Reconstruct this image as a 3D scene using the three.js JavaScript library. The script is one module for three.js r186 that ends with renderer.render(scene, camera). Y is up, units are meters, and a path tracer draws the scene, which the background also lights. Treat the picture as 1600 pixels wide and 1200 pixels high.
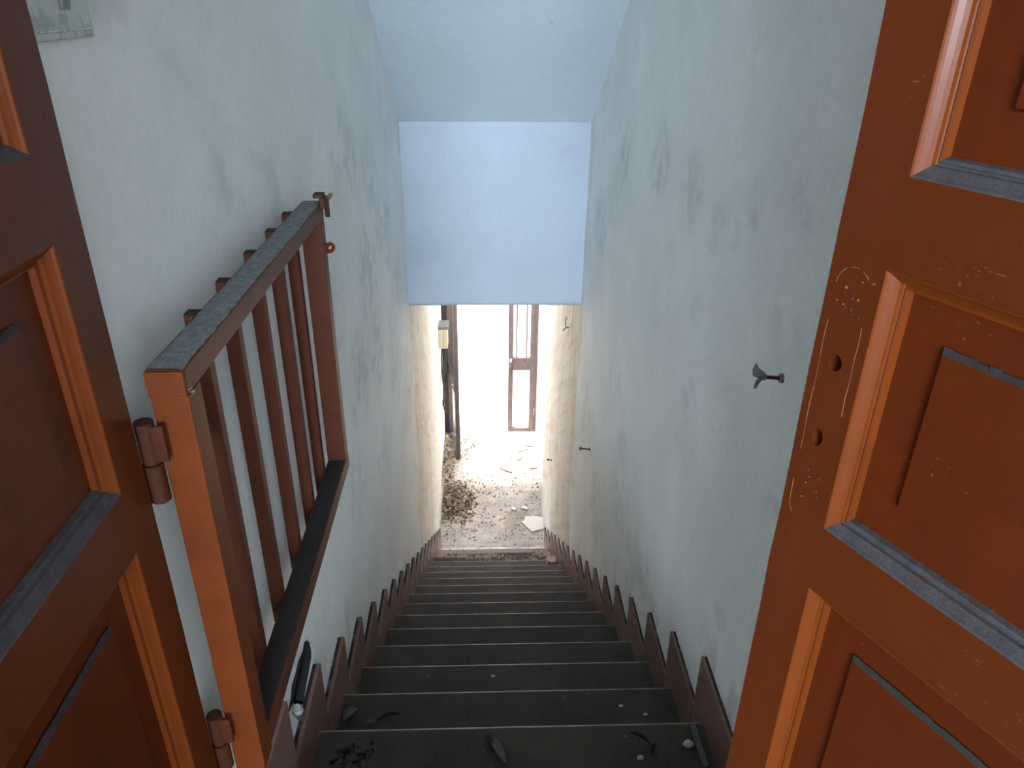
import * as THREE from 'three';
import { RoundedBoxGeometry } from 'three/addons/geometries/RoundedBoxGeometry.js';
import { mergeGeometries } from 'three/addons/utils/BufferGeometryUtils.js';
import { RectAreaLightUniformsLib } from 'three/addons/lights/RectAreaLightUniformsLib.js';

// ------------------------------------------------------------------ camera, sky, sun, exposure
const scene = new THREE.Scene();
const renderer = new THREE.WebGLRenderer({ antialias: true });
renderer.toneMapping = THREE.LinearToneMapping;
renderer.toneMappingExposure = 7.6;
renderer.shadowMap.enabled = true;
RectAreaLightUniformsLib.init();

const camera = new THREE.PerspectiveCamera(53.32, 4 / 3, 0.05, 200);
{
  const p = THREE.MathUtils.degToRad(27.158), y = THREE.MathUtils.degToRad(2.298), r = THREE.MathUtils.degToRad(0.69);
  const fw = new THREE.Vector3(Math.sin(y) * Math.cos(p), -Math.sin(p), -Math.cos(y) * Math.cos(p));
  const rt = new THREE.Vector3(Math.cos(y), 0, Math.sin(y)), up = new THREE.Vector3().crossVectors(rt, fw);
  const rt2 = rt.clone().multiplyScalar(Math.cos(r)).addScaledVector(up, Math.sin(r));
  const up2 = up.clone().multiplyScalar(Math.cos(r)).addScaledVector(rt, -Math.sin(r));
  camera.quaternion.setFromRotationMatrix(new THREE.Matrix4().makeBasis(rt2, up2, fw.clone().negate()));
}
scene.add(camera);

scene.background = new THREE.Color().setRGB(0.60, 0.69, 0.82);         // hazy daylight sky
const sun = new THREE.DirectionalLight(new THREE.Color().setRGB(1, 0.9, 0.76), 4.2);
sun.name = 'sun';
sun.position.set(-1.6, 6.5, -8.3); sun.target.position.set(0, -4.3, -9.5); scene.add(sun, sun.target);
sun.castShadow = true; sun.shadow.radius = 14; sun.shadow.mapSize.set(2048, 2048);
Object.assign(sun.shadow.camera, { left: -8, right: 8, top: 8, bottom: -8, near: 0.5, far: 30 });

// daylight from the window of the upper room, behind the photographer
const windowLight = new THREE.RectAreaLight(new THREE.Color().setRGB(0.735, 0.88, 1.02), 7.0, 2.7, 1.65);
windowLight.name = 'window_daylight';
windowLight.position.set(-0.45, 0.525, 6.46); windowLight.rotation.set(0, 0, 0); scene.add(windowLight);

// ------------------------------------------------------------------ helpers
let seed = 20240611;
const rnd = () => { seed = (seed * 1664525 + 1013904223) >>> 0; return seed / 4294967296; };
const rr = (a, b) => a + (b - a) * rnd();
const clamp = (v, a = 0, b = 1) => Math.min(b, Math.max(a, v));
const smooth = (a, b, v) => { const t = clamp((v - a) / (b - a)); return t * t * (3 - 2 * t); };
const mix = (a, b, t) => a + (b - a) * t;
function hash2(x, y, s) { let h = (x * 374761393 + y * 668265263 + s * 974634777) | 0; h = Math.imul(h ^ (h >>> 13), 1274126177); h ^= h >>> 16; return (h >>> 0) / 4294967296; }
function vnoise(x, y, s, per) {                       // value noise, optional period
  const xi = Math.floor(x), yi = Math.floor(y), fx = x - xi, fy = y - yi;
  const w = (n) => per ? ((n % per) + per) % per : n;
  const u = fx * fx * (3 - 2 * fx), v = fy * fy * (3 - 2 * fy);
  const a = hash2(w(xi), w(yi), s), b = hash2(w(xi + 1), w(yi), s), c = hash2(w(xi), w(yi + 1), s), d = hash2(w(xi + 1), w(yi + 1), s);
  return a + (b - a) * u + (c - a) * v + (a - b - c + d) * u * v;
}
function fbm(x, y, s, oct = 4, per = 0) { let v = 0, a = 0.5, f = 1, t = 0; for (let i = 0; i < oct; i++) { v += a * vnoise(x * f, y * f, s + i * 17, per ? per * f : 0); t += a; a *= 0.5; f *= 2; } return v / t; }
function dataTex(w, h, fn, srgb, repeat = [1, 1]) {
  const d = new Uint8Array(w * h * 4);
  for (let j = 0; j < h; j++) for (let i = 0; i < w; i++) {
    const c = fn(i / w, j / h), o = (j * w + i) * 4;
    if (typeof c === 'number') { d[o] = d[o + 1] = d[o + 2] = clamp(c) * 255; } else { d[o] = clamp(c[0]) * 255; d[o + 1] = clamp(c[1]) * 255; d[o + 2] = clamp(c[2]) * 255; }
    d[o + 3] = 255;
  }
  const t = new THREE.DataTexture(d, w, h, THREE.RGBAFormat);
  if (srgb) t.colorSpace = THREE.SRGBColorSpace;
  t.wrapS = t.wrapT = THREE.RepeatWrapping; t.magFilter = THREE.LinearFilter; t.minFilter = THREE.LinearMipmapLinearFilter; t.generateMipmaps = true;
  t.repeat.set(...repeat); t.needsUpdate = true; return t;
}
const taken = new Map();
function numbered(name) { const n = taken.get(name) ?? 0; taken.set(name, n + 1); return n ? `${name}_${String(n).padStart(3, '0')}` : name; }
function shade(o) { o.castShadow = true; o.receiveShadow = true; return o; }
function tag(o, label, category, group, kind) {
  o.userData.label = label; o.userData.category = category;
  if (group) o.userData.group = group;
  if (kind) o.userData.kind = kind;
  return o;
}
function mesh(name, geo, mat, parent = scene) { const m = shade(new THREE.Mesh(geo, mat)); m.name = parent === scene ? numbered(name) : name; parent.add(m); return m; }
function group(name, pos = [0, 0, 0]) { const g = new THREE.Group(); g.name = numbered(name); g.position.set(...pos); scene.add(g); return g; }
// axis-aligned box from min / max corner with uv in metres on every face
function boxUV(x0, y0, z0, x1, y1, z1) {
  const g = new THREE.BoxGeometry(x1 - x0, y1 - y0, z1 - z0).toNonIndexed();
  g.translate((x0 + x1) / 2, (y0 + y1) / 2, (z0 + z1) / 2);
  return worldUV(g);
}
function worldUV(g) {
  if (g.index) g = g.toNonIndexed();
  const P = g.attributes.position, N = g.attributes.normal, uv = new Float32Array(P.count * 2);
  for (let i = 0; i < P.count; i++) {
    const ax = Math.abs(N.getX(i)), ay = Math.abs(N.getY(i)), az = Math.abs(N.getZ(i));
    if (ax >= ay && ax >= az) { uv[2 * i] = P.getZ(i); uv[2 * i + 1] = P.getY(i); }
    else if (ay >= az) { uv[2 * i] = P.getX(i); uv[2 * i + 1] = P.getZ(i); }
    else { uv[2 * i] = P.getX(i); uv[2 * i + 1] = P.getY(i); }
  }
  g.setAttribute('uv', new THREE.BufferAttribute(uv, 2)); return g;
}
function rbox(w, h, d, r = 0.002, seg = 2) { return worldUV(new RoundedBoxGeometry(w, h, d, seg, r)); }
function tube(points, r, seg = 24, rad = 8) { return new THREE.TubeGeometry(new THREE.CatmullRomCurve3(points.map((q) => new THREE.Vector3(...q))), seg, r, rad, false); }
function polyPrism(pts, depth, bevel = 0) {
  const s = new THREE.Shape(pts.map((q) => new THREE.Vector2(...q)));
  return new THREE.ExtrudeGeometry(s, { depth, bevelEnabled: bevel > 0, bevelSize: bevel, bevelThickness: bevel, bevelSegments: 1 });
}

// ------------------------------------------------------------------ measurements (metres, camera at the origin)
const XL = -0.4095, XR = 0.5305;                       // stair walls
const Z1 = -1.2504, Y1 = -1.5573, RISE = 0.17323, RUN = 0.25483, STEPS = 17;
const XA = -0.3908, XB = 0.5162;                       // between the skirtings
const FLOOR_UP = Y1 + RISE, FLOOR_LOW = Y1 - (STEPS - 1) * RISE, Z_LOW = Z1 - (STEPS - 1) * RUN;
const Z_END = -5.95, Z_GATE = -7.3, Z_DOOR = -0.25;
const Z_BULK = -3.907, Y_BULK0 = -1.532, Y_BULK1 = -0.5656, SLOPE = 0.641;

// ------------------------------------------------------------------ materials
const plasterBump = dataTex(512, 512, (u, v) => 0.5 * fbm(u * 24, v * 24, 3, 4, 24) + 0.3 * fbm(u * 6, v * 6, 9, 3, 6) + 0.2 * vnoise(u * 160, v * 160, 5, 160), false, [8 / 0.9, 6.4 / 0.9]);
// smears and rubbed patches: [z, y, radius, strength]
const stainsL = [[-2.4, -0.42, 0.1, 0.55], [-2.21, -0.48, 0.09, 0.3], [-2.82, -0.59, 0.12, 0.3], [-2.61, -0.89, 0.13, 0.6], [-2.5, -0.93, 0.09, 0.4], [-3.53, -1.26, 0.12, 0.5], [-2.68, -1.21, 0.14, 0.5], [-2.28, -1.14, 0.13, 0.6], [-2.2, -1.17, 0.1, 0.5],
  [-3.01, -0.8, 0.12, 0.4], [-3.2, -0.92, 0.12, 0.45], [-0.95, -0.02, 0.035, 0.4], [-1.22, -0.27, 0.04, 0.35], [-1.25, -0.29, 0.02, 0.3], [-1.53, -0.36, 0.07, 0.35], [-0.86, -0.39, 0.045, 0.28], [-3.31, -0.51, 0.15, 0.3], [-3.73, -1.91, 0.2, 0.35], [-2.66, -1.65, 0.15, 0.25], [-2.06, -1.43, 0.12, 0.3], [-1.7, -0.5, 0.08, 0.25], [-2.0, -0.8, 0.1, 0.3], [-3.9, -1.5, 0.2, 0.3], [-3.2, -1.5, 0.2, 0.35]];
const stainsR = [[-2.9, -0.54, 0.09, 0.5], [-2.34, -0.46, 0.09, 0.5], [-1.95, -0.45, 0.08, 0.4], [-1.47, -0.37, 0.04, 0.45], [-1.26, -0.3, 0.035, 0.35], [-1.19, -0.31, 0.05, 0.3], [-1.57, -0.46, 0.03, 0.3], [-1.71, -0.48, 0.05, 0.3], [-2.09, -0.67, 0.05, 0.25], [-1.77, -0.71, 0.04, 0.25], [-1.74, -0.94, 0.05, 0.35], [-1.28, -0.54, 0.03, 0.3], [-1.12, -0.27, 0.04, 0.4], [-1.71, -1.06, 0.07, 0.3],
  [-1.14, -0.85, 0.025, 0.5], [-2.44, -1.78, 0.12, 0.3], [-1.99, -1.77, 0.1, 0.4], [-2.16, -1.79, 0.12, 0.3], [-2.99, -2.24, 0.15, 0.4], [-1.29, -1.26, 0.03, 0.3], [-2.5, -1.6, 0.09, 0.3], [-2.75, -1.4, 0.1, 0.25], [-3.5, -2.0, 0.2, 0.3], [-4.0, -2.4, 0.25, 0.3], [-1.2, -0.55, 0.05, 0.25], [-3.4, -0.95, 0.12, 0.3], [-3.1, -0.75, 0.12, 0.25]];
const scuffsR = [[-1.205, -0.66], [-1.2, -0.54]];
function wallTex(stains, s, chips) {
  return dataTex(2048, 1536, (u, v) => {
    const z = u * 8 - 7.6, y = v * 6 - 4.7;
    const big = fbm(z * 0.9, y * 0.9, s, 3), mid = fbm(z * 4.5, y * 4.5, s + 40, 4), fine = vnoise(z * 95, y * 95, s + 60);
    let c = [0.945, 0.945, 0.93];
    const k = 1 + (big - 0.5) * 0.08 + (mid - 0.5) * 0.07 + (fine - 0.5) * 0.025;
    c = c.map((q) => q * k);
    // rubbed grey smears run along the fall of the stair
    const a = (z * 0.83 + y * 0.56), b = (-z * 0.56 + y * 0.83);
    let st = 0;
    for (const [sz, sy, sr, sw] of stains) {
      const dz = z - sz, dy = y - sy; if (Math.abs(dz) > sr * 2.2 || Math.abs(dy) > sr * 2.2) continue;
      const al = (dz * 0.83 + dy * 0.56) / (sr * 1.3), bl = (-dz * 0.56 + dy * 0.83) / (sr * 1.0), d2 = al * al + bl * bl;
      if (d2 < 2.4) st = Math.max(st, sw * (1 - smooth(0.05, 2.3, d2)));
    }
    if (st > 0) { const gr = smooth(0.36, 0.68, 0.4 * fbm(a * 14, b * 20, s + 5, 4) + 0.6 * fbm(z * 22, y * 22, s + 8, 4)); st *= 0.14 + 0.86 * gr; }
    // faint long rubbing streaks everywhere
    const rub = smooth(0.6, 0.8, fbm(a * 3.2, b * 11, s + 15, 5)) * 0.035;
    // dusty runs lower down the flight, plus warm exit light painted in as beige
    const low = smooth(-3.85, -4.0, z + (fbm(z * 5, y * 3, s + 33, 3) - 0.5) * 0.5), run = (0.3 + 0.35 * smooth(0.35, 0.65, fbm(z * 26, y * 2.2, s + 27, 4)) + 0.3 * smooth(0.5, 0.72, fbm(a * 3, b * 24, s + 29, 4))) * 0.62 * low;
    const g = clamp(st * 0.36 + rub);
    c = [mix(c[0], 0.43, g), mix(c[1], 0.46, g), mix(c[2], 0.455, g)];
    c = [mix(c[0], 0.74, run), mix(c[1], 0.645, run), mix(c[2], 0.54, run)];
    // dirt splashed up just above the steps
    const nose = Y1 + (z - Z1) / RUN * RISE, hgt = y - nose, spl = smooth(0.52, 0.75, fbm(z * 14, y * 8, s + 71, 4)) * smooth(0.34, 0.12, hgt) * 0.25;
    c = [mix(c[0], 0.45, spl), mix(c[1], 0.41, spl), mix(c[2], 0.36, spl)];
    for (const [cz, cy] of chips) { const d = Math.hypot((z - cz) / 0.03, (y - cy) / 0.075); if (d < 1.2) { const w = smooth(0.62, 0.72, vnoise(z * 190, y * 120, s + 90)) * (1 - smooth(0.6, 1.2, d)); c = c.map((q) => mix(q, 0.94, w * 0.7)); } }
    return c;
  }, true, [1, 1]);
}
function wallMat(tex) { return new THREE.MeshStandardMaterial({ map: tex, roughness: 0.85, bumpMap: plasterBump, bumpScale: 0.0009 }); }
const M = {};
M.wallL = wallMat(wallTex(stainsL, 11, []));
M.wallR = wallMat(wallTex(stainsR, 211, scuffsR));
const softPlaster = (r, g, b, s) => new THREE.MeshStandardMaterial({ roughness: 0.85, bumpMap: (() => { const t = plasterBump.clone(); t.repeat.set(1, 1); t.needsUpdate = true; return t; })(), bumpScale: 0.0015,
  map: dataTex(512, 512, (u, v) => { const k = 1 + (fbm(u * 3, v * 3, s, 4, 3) - 0.5) * 0.09 + (vnoise(u * 200, v * 200, s + 3, 200) - 0.5) * 0.02; const st = smooth(0.62, 0.82, fbm(u * 5, v * 5, s + 7, 5, 5)) * 0.035; return [r * k * (1 - st), g * k * (1 - st), b * k * (1 - st * 0.9)]; }, true, [0.5, 0.5]) });
M.bulk = softPlaster(0.82, 0.855, 0.905, 31);
M.ceil = softPlaster(0.87, 0.91, 0.935, 57);
M.room = softPlaster(0.88, 0.88, 0.87, 77);
M.passage = softPlaster(0.93, 0.925, 0.9, 91);
M.slabEdge = softPlaster(0.72, 0.74, 0.76, 101);

function graniteTex(s, dirt = 0) {
  return dataTex(1024, 1024, (u, v) => {
    const x = u, y = v, sp = vnoise(u * 420, v * 420, s, 420), sp2 = vnoise(u * 210, v * 210, s + 4, 210), cl = fbm(u * 12, v * 12, s + 9, 4, 12);
    let k = 0.25 + (cl - 0.5) * 0.05 + (sp - 0.5) * 0.06; if (sp2 > 0.9) k += 0.05;
    let c = [k * 1.1, k * 0.955, k * 0.84];
    const dust = smooth(0.48, 0.72, fbm(u * 7, v * 7, s + 31, 5, 7)) * 0.42 + smooth(0.82, 0.95, vnoise(u * 300, v * 300, s + 51, 300)) * smooth(0.5, 0.66, fbm(u * 5, v * 5, s + 52, 3, 5)) * 0.5;
    c = [mix(c[0], 0.46, dust * 0.5), mix(c[1], 0.42, dust * 0.5), mix(c[2], 0.375, dust * 0.5)];
    if (dirt) { const f = smooth(0.62 - dirt * 0.4, 0.78 - dirt * 0.4, 0.6 * fbm(u * 9, v * 9, s + 81, 5, 9) + 0.4 * vnoise(u * 130, v * 130, s + 85, 130)); c = [mix(c[0], 0.6, f), mix(c[1], 0.53, f), mix(c[2], 0.46, f)]; }
    return c;
  }, true, [1, 1]);
}
M.dirtyTread = [0.35, 0.6, 0.9].map((d, i) => new THREE.MeshPhysicalMaterial({ map: graniteTex(900 + i * 50, d), roughness: 0.8, specularIntensity: 0.5 }));
M.tread = [1, 2, 3].map((s) => new THREE.MeshPhysicalMaterial({ map: graniteTex(s * 100), roughness: 0.62, specularIntensity: 0.6 }));
const noseHighlightTex = dataTex(512, 512, (u, v) => { const k = 1 + (fbm(u * 20, v * 20, 461, 4, 20) - 0.5) * 0.7; return [0.47 * k, 0.44 * k, 0.405 * k]; }, true, [1, 1]);  // paler stone colour, paints the highlight along each step nose
M.noseHighlight = new THREE.MeshStandardMaterial({ map: noseHighlightTex, roughness: 0.5 }); M.noseHighlightDirty = new THREE.MeshStandardMaterial({ map: noseHighlightTex, color: new THREE.Color(1, 0.95, 0.88), roughness: 0.9 });
M.riser = new THREE.MeshStandardMaterial({ map: M.tread[1].map, color: new THREE.Color(0.8, 0.75, 0.72), roughness: 0.6 });
M.skirt = [0, 1, 2].map((s) => new THREE.MeshStandardMaterial({ roughness: 0.42, map: dataTex(256, 256, (u, v) => { const c = fbm(u * 8, v * 8, 300 + s, 4, 8), f = vnoise(u * 120, v * 120, 310 + s, 120), k = 1 + (c - 0.5) * 0.25 + (f - 0.5) * 0.15 + (s - 1) * 0.05; return [0.48 * k, 0.36 * k, 0.325 * k]; }, true, [2, 2]) }));
M.mortar = new THREE.MeshStandardMaterial({ roughness: 0.95, map: dataTex(256, 256, (u, v) => { const c = fbm(u * 16, v * 16, 401, 4, 16), w = smooth(0.58, 0.72, fbm(u * 9, v * 9, 410, 4, 9)); return [mix(0.2, 0.6, w * 0.5) + (c - 0.5) * 0.1, mix(0.19, 0.57, w * 0.5) + (c - 0.5) * 0.1, mix(0.18, 0.52, w * 0.5) + (c - 0.5) * 0.1]; }, true, [3, 3]) });

// painted wood of the upper door: glossy brown-orange paint, brush grain along the height, small chips
function doorPaint(r, g, b, s, gloss) {
  const map = dataTex(512, 1024, (u, v) => {
    const grain = fbm(u * 40, v * 3, s, 3, 0), cl = fbm(u * 5, v * 6, s + 3, 4), fl = smooth(0.93, 0.96, vnoise(u * 260, v * 520, s + 5)) * smooth(0.6, 0.72, fbm(u * 9, v * 14, s + 8, 3));
    const k = 1 + (grain - 0.5) * 0.09 + (cl - 0.5) * 0.13;
    return [mix(r * k, 0.62, fl * 0.5), mix(g * k, 0.5, fl * 0.5), mix(b * k, 0.4, fl * 0.5)];
  }, true, [1, 1]);
  const bump = dataTex(512, 512, (u, v) => 0.55 * fbm(u * 60, v * 7, s + 20, 3) + 0.45 * fbm(u * 14, v * 14, s + 30, 4), false, [1.5, 1.5]);
  return new THREE.MeshPhysicalMaterial({ map, roughness: 0.42, bumpMap: bump, bumpScale: 0.0007, clearcoat: gloss * 0.5, clearcoatRoughness: 0.22, specularIntensity: 0.3 });
}
M.door = doorPaint(0.345, 0.15, 0.048, 500, 0.4);
M.doorPanel = doorPaint(0.325, 0.128, 0.036, 540, 0.35);
M.moulding = doorPaint(0.415, 0.19, 0.055, 560, 0.4);
const dustTex = dataTex(512, 512, (u, v) => { const c = fbm(u * 30, v * 30, 601, 4, 30), f = vnoise(u * 220, v * 220, 604, 220), w = smooth(0.66, 0.78, fbm(u * 26, v * 26, 610, 4, 26)); const k = 1 + (c - 0.5) * 0.35 + (f - 0.5) * 0.3; return [mix(0.245 * k, 0.28, w * 0.5), mix(0.228 * k, 0.15, w * 0.5), mix(0.235 * k, 0.09, w * 0.5)]; }, true, [4, 4]);
M.dust = new THREE.MeshStandardMaterial({ map: dustTex, roughness: 0.97, bumpMap: plasterBump, bumpScale: 0.0004 });
M.railDust = new THREE.MeshStandardMaterial({ roughness: 0.97, map: dataTex(512, 512, (u, v) => { const k = 1 + (fbm(u * 30, v * 30, 651, 4, 30) - 0.5) * 0.35 + (vnoise(u * 220, v * 220, 654, 220) - 0.5) * 0.3; return [0.47 * k, 0.48 * k, 0.485 * k]; }, true, [4, 4]) });
M.darkDust = new THREE.MeshStandardMaterial({ map: dustTex, color: new THREE.Color(0.5, 0.44, 0.4), roughness: 0.97 });
M.scratch = new THREE.MeshStandardMaterial({ color: new THREE.Color(0.24, 0.1, 0.045), roughness: 0.7 });
M.dent = new THREE.MeshStandardMaterial({ color: new THREE.Color(0.05, 0.02, 0.012), roughness: 0.9 });

function ironPaint(r, g, b, s) {
  return new THREE.MeshPhysicalMaterial({ roughness: 0.55, clearcoat: 0.1, clearcoatRoughness: 0.4, specularIntensity: 0.35, bumpMap: dataTex(256, 256, (u, v) => fbm(u * 20, v * 20, s + 1, 4, 20), false, [6, 6]), bumpScale: 0.0004,
    map: dataTex(512, 512, (u, v) => { const c = fbm(u * 10, v * 10, s, 4, 10), ru = smooth(0.68, 0.8, fbm(u * 30, v * 30, s + 6, 4, 30)), k = 1 + (c - 0.5) * 0.25; return [mix(r * k, 0.36, ru * 0.5), mix(g * k, 0.2, ru * 0.5), mix(b * k, 0.14, ru * 0.5)]; }, true, [3, 3]) });
}
M.iron = ironPaint(0.36, 0.19, 0.125, 700);
M.ironStile = ironPaint(0.41, 0.185, 0.055, 730);
M.rust = ironPaint(0.28, 0.14, 0.09, 760);
M.brass = new THREE.MeshStandardMaterial({ color: new THREE.Color(0.3, 0.2, 0.09), roughness: 0.45, metalness: 0.6 });
M.greyIron = ironPaint(0.45, 0.43, 0.45, 790);
M.entry = ironPaint(0.36, 0.32, 0.335, 820);
M.glass = new THREE.MeshPhysicalMaterial({ color: 0xffffff, roughness: 0.08, transmission: 1, thickness: 0, ior: 1.5 });

// ------------------------------------------------------------------ the shell of the stair
const STR = 'structure';
function normUV(g, mode) {                              // wall faces: 8 m x 6 m picture of the whole wall
  const U = g.attributes.uv; for (let i = 0; i < U.count; i++) U.setXY(i, (U.getX(i) + 7.6) / 8, (U.getY(i) + 4.7) / 6); return g;
}
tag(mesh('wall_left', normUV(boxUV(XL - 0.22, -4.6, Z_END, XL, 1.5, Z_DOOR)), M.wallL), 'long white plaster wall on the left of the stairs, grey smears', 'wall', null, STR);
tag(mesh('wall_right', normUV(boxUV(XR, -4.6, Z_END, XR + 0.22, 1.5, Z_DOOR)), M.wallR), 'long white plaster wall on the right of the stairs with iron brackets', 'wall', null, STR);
// sloping ceiling over the upper flight
{
  const zt = Z_BULK + (1.42 - Y_BULK1) / SLOPE;
  const pts = [[Z_BULK, Y_BULK1], [zt, 1.42], [Z_DOOR, 1.42], [Z_DOOR, 1.62], [Z_BULK - 0.24, 1.62], [Z_BULK - 0.24, Y_BULK1]];
  const g = polyPrism(pts.map(([z, y]) => [-z, y]), XR - XL + 0.04); g.rotateY(Math.PI / 2); g.translate(XL - 0.02, 0, 0);
  const c = tag(mesh('ceiling', worldUV(g), M.ceil), 'bluish white sloping ceiling above the upper flight', 'ceiling', null, STR);
  const mark = mesh('plaster_chip', new THREE.DodecahedronGeometry(0.008, 0).scale(1.4, 0.25, 0.7), M.slabEdge, c); mark.position.set(0.262, -0.1, -3.185); mark.rotation.set(0.57, 0.4, 0);
}
{ // bulkhead with a rounded lower edge
  const r = 0.03, z0 = Z_BULK, pts = [[-z0, Y_BULK1 - 0.0005], [-z0, Y_BULK0 + r]];
  for (let i = 1; i <= 5; i++) { const a = i / 5 * Math.PI / 2; pts.push([-z0 + r - r * Math.cos(a), Y_BULK0 + r - r * Math.sin(a)]); }
  pts.push([-z0 + 0.24, Y_BULK0], [-z0 + 0.24, Y_BULK1 - 0.0005]);
  const g = polyPrism(pts, XR - XL); g.rotateY(Math.PI / 2); g.translate(XL, 0, 0);
  tag(mesh('wall_bulkhead', worldUV(g), M.bulk), 'pale blue white bulkhead panel hanging across the stairwell', 'wall', null, STR);
}
tag(mesh('ceiling_lower', boxUV(XL - 0.02, Y_BULK0, Z_END, XR + 0.02, Y_BULK0 + 0.2, Z_BULK - 0.24), M.room), 'flat ceiling over the lower flight behind the bulkhead', 'ceiling', null, STR);
tag(mesh('wall_facade', boxUV(XL - 0.22, Y_BULK0 + 0.2, Z_END, XR + 0.22, 1.5, Z_END + 0.2), M.passage), 'outer house wall above the foot of the stairs', 'wall', null, STR);

// ------------------------------------------------------------------ stairs
{
  const st = group('staircase', [0, 0, 0]); tag(st, 'steep dark brown granite stairs running down between two walls', 'stairs', null, STR);
  const cx = (XA + XB) / 2, w = XB - XA, treads = [], th = 0.03;
  const prof = () => { // tread section in (depth, height): rounded nose at depth 0, back at RUN + 0.02
    const s = new THREE.Shape(), r = 0.008, b = RUN + 0.012; s.moveTo(b, 0); s.lineTo(b, -th); s.lineTo(r, -th); s.absarc(r, -th + r, r, -Math.PI / 2, -Math.PI, true); s.lineTo(0, -r); s.absarc(r, -r, r, Math.PI, Math.PI / 2, true); s.lineTo(b, 0); return s;
  };
  for (let i = 0; i < 3; i++) { const g = new THREE.ExtrudeGeometry(prof(), { depth: w, bevelEnabled: false, curveSegments: 4 }); g.rotateY(-Math.PI / 2); g.translate(w / 2, 0, 0); const q = worldUV(g); const U = q.attributes.uv; for (let k = 0; k < U.count; k++) U.setXY(k, U.getX(k) + i * 0.37, U.getY(k) + i * 0.61); treads.push(q); }
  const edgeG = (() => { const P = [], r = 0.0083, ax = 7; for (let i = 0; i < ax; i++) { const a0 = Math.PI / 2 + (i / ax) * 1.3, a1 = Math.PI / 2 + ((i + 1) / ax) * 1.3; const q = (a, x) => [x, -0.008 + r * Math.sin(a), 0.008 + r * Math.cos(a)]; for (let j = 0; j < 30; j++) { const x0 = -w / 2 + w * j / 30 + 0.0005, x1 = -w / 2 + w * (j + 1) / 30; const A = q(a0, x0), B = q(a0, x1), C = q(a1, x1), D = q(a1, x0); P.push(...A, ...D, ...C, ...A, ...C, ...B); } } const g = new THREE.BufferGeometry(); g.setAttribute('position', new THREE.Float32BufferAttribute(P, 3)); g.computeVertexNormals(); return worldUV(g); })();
  const riserG = boxUV(-w / 2, -RISE, 0, w / 2, -th, 0.02);
  for (let k = 0; k < STEPS; k++) {                       // step k: nose at Z1 - k RUN
    const y = Y1 - k * RISE, z = Z1 - k * RUN;
    if (k < STEPS - 1) { const t = mesh('tread', treads[k % 3], k > 12 ? M.dirtyTread[k - 13] : M.tread[(k * 2) % 3], st); t.position.set(cx, y, z); t.rotation.y = 0; t.scale.z = 1; const e = mesh('nose_highlight', edgeG, k > 12 ? M.noseHighlightDirty : M.noseHighlight, st); e.position.set(cx, y, z); }  // thin pale strip: light caught by the rounded nose, put into colour
  }
  for (let k = -1; k < STEPS - 1; k++) { const rz = mesh('riser', riserG, k > 12 ? M.dirtyTread[0] : M.riser, st); rz.position.set(cx, Y1 - k * RISE, Z1 - k * RUN + 0.022); }
  const body = mesh('stair_body', (() => { const gs = []; for (let k = 0; k < STEPS - 1; k++) gs.push(boxUV(XA, FLOOR_LOW - 0.2, Z1 - k * RUN + 0.045, XB, Y1 - k * RISE - th - 0.002, Z1 - (k - 1) * RUN + 0.02)); return mergeGeometries(gs); })(), M.slabEdge, st);
}
// stepped skirtings: a tile for every step, mortar bed behind
for (const [side, x0, x1, xm] of [['left', XL + 0.0085, XA, XL], ['right', XB, XR - 0.0065, XR]]) {
  const b = group('baseboard_' + side); tag(b, side === 'left' ? 'stepped brown stone skirting along the left side of the stairs' : 'stepped brown stone skirting along the right side of the stairs', 'skirting', null, STR);
  const H = 0.142, B = -0.0706, gs = [];
  const tiles = [0, 1].map((i) => { const g = rbox(x1 - x0 - 0.0006, RISE + H - 0.001, RUN - 0.0012, 0.0012, 1); const U = g.attributes.uv; for (let k = 0; k < U.count; k++) U.setXY(k, U.getX(k) + i * 0.3, U.getY(k) + i * 0.7); return g; });
  for (let k = -1; k < STEPS; k++) {
    const zf = Z1 - k * RUN + B, y = Y1 - k * RISE;
    const t = mesh('skirting_tile', tiles[(k + 2) % 2], M.skirt[(k * 5 + (side === 'left' ? 1 : 3) + 5) % 3], b);
    t.position.set((x0 + x1) / 2, y + H - (RISE + H) / 2 + rr(-0.002, 0.002), zf + RUN / 2);
    gs.push(boxUV(Math.min(xm, side === 'left' ? x0 : x1), y - RISE, zf + 0.001, Math.max(xm, side === 'left' ? x0 : x1), y + H - 0.003, zf + RUN + 0.001));
  }
  mesh('mortar_bed', mergeGeometries(gs), M.mortar, b);
}

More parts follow.
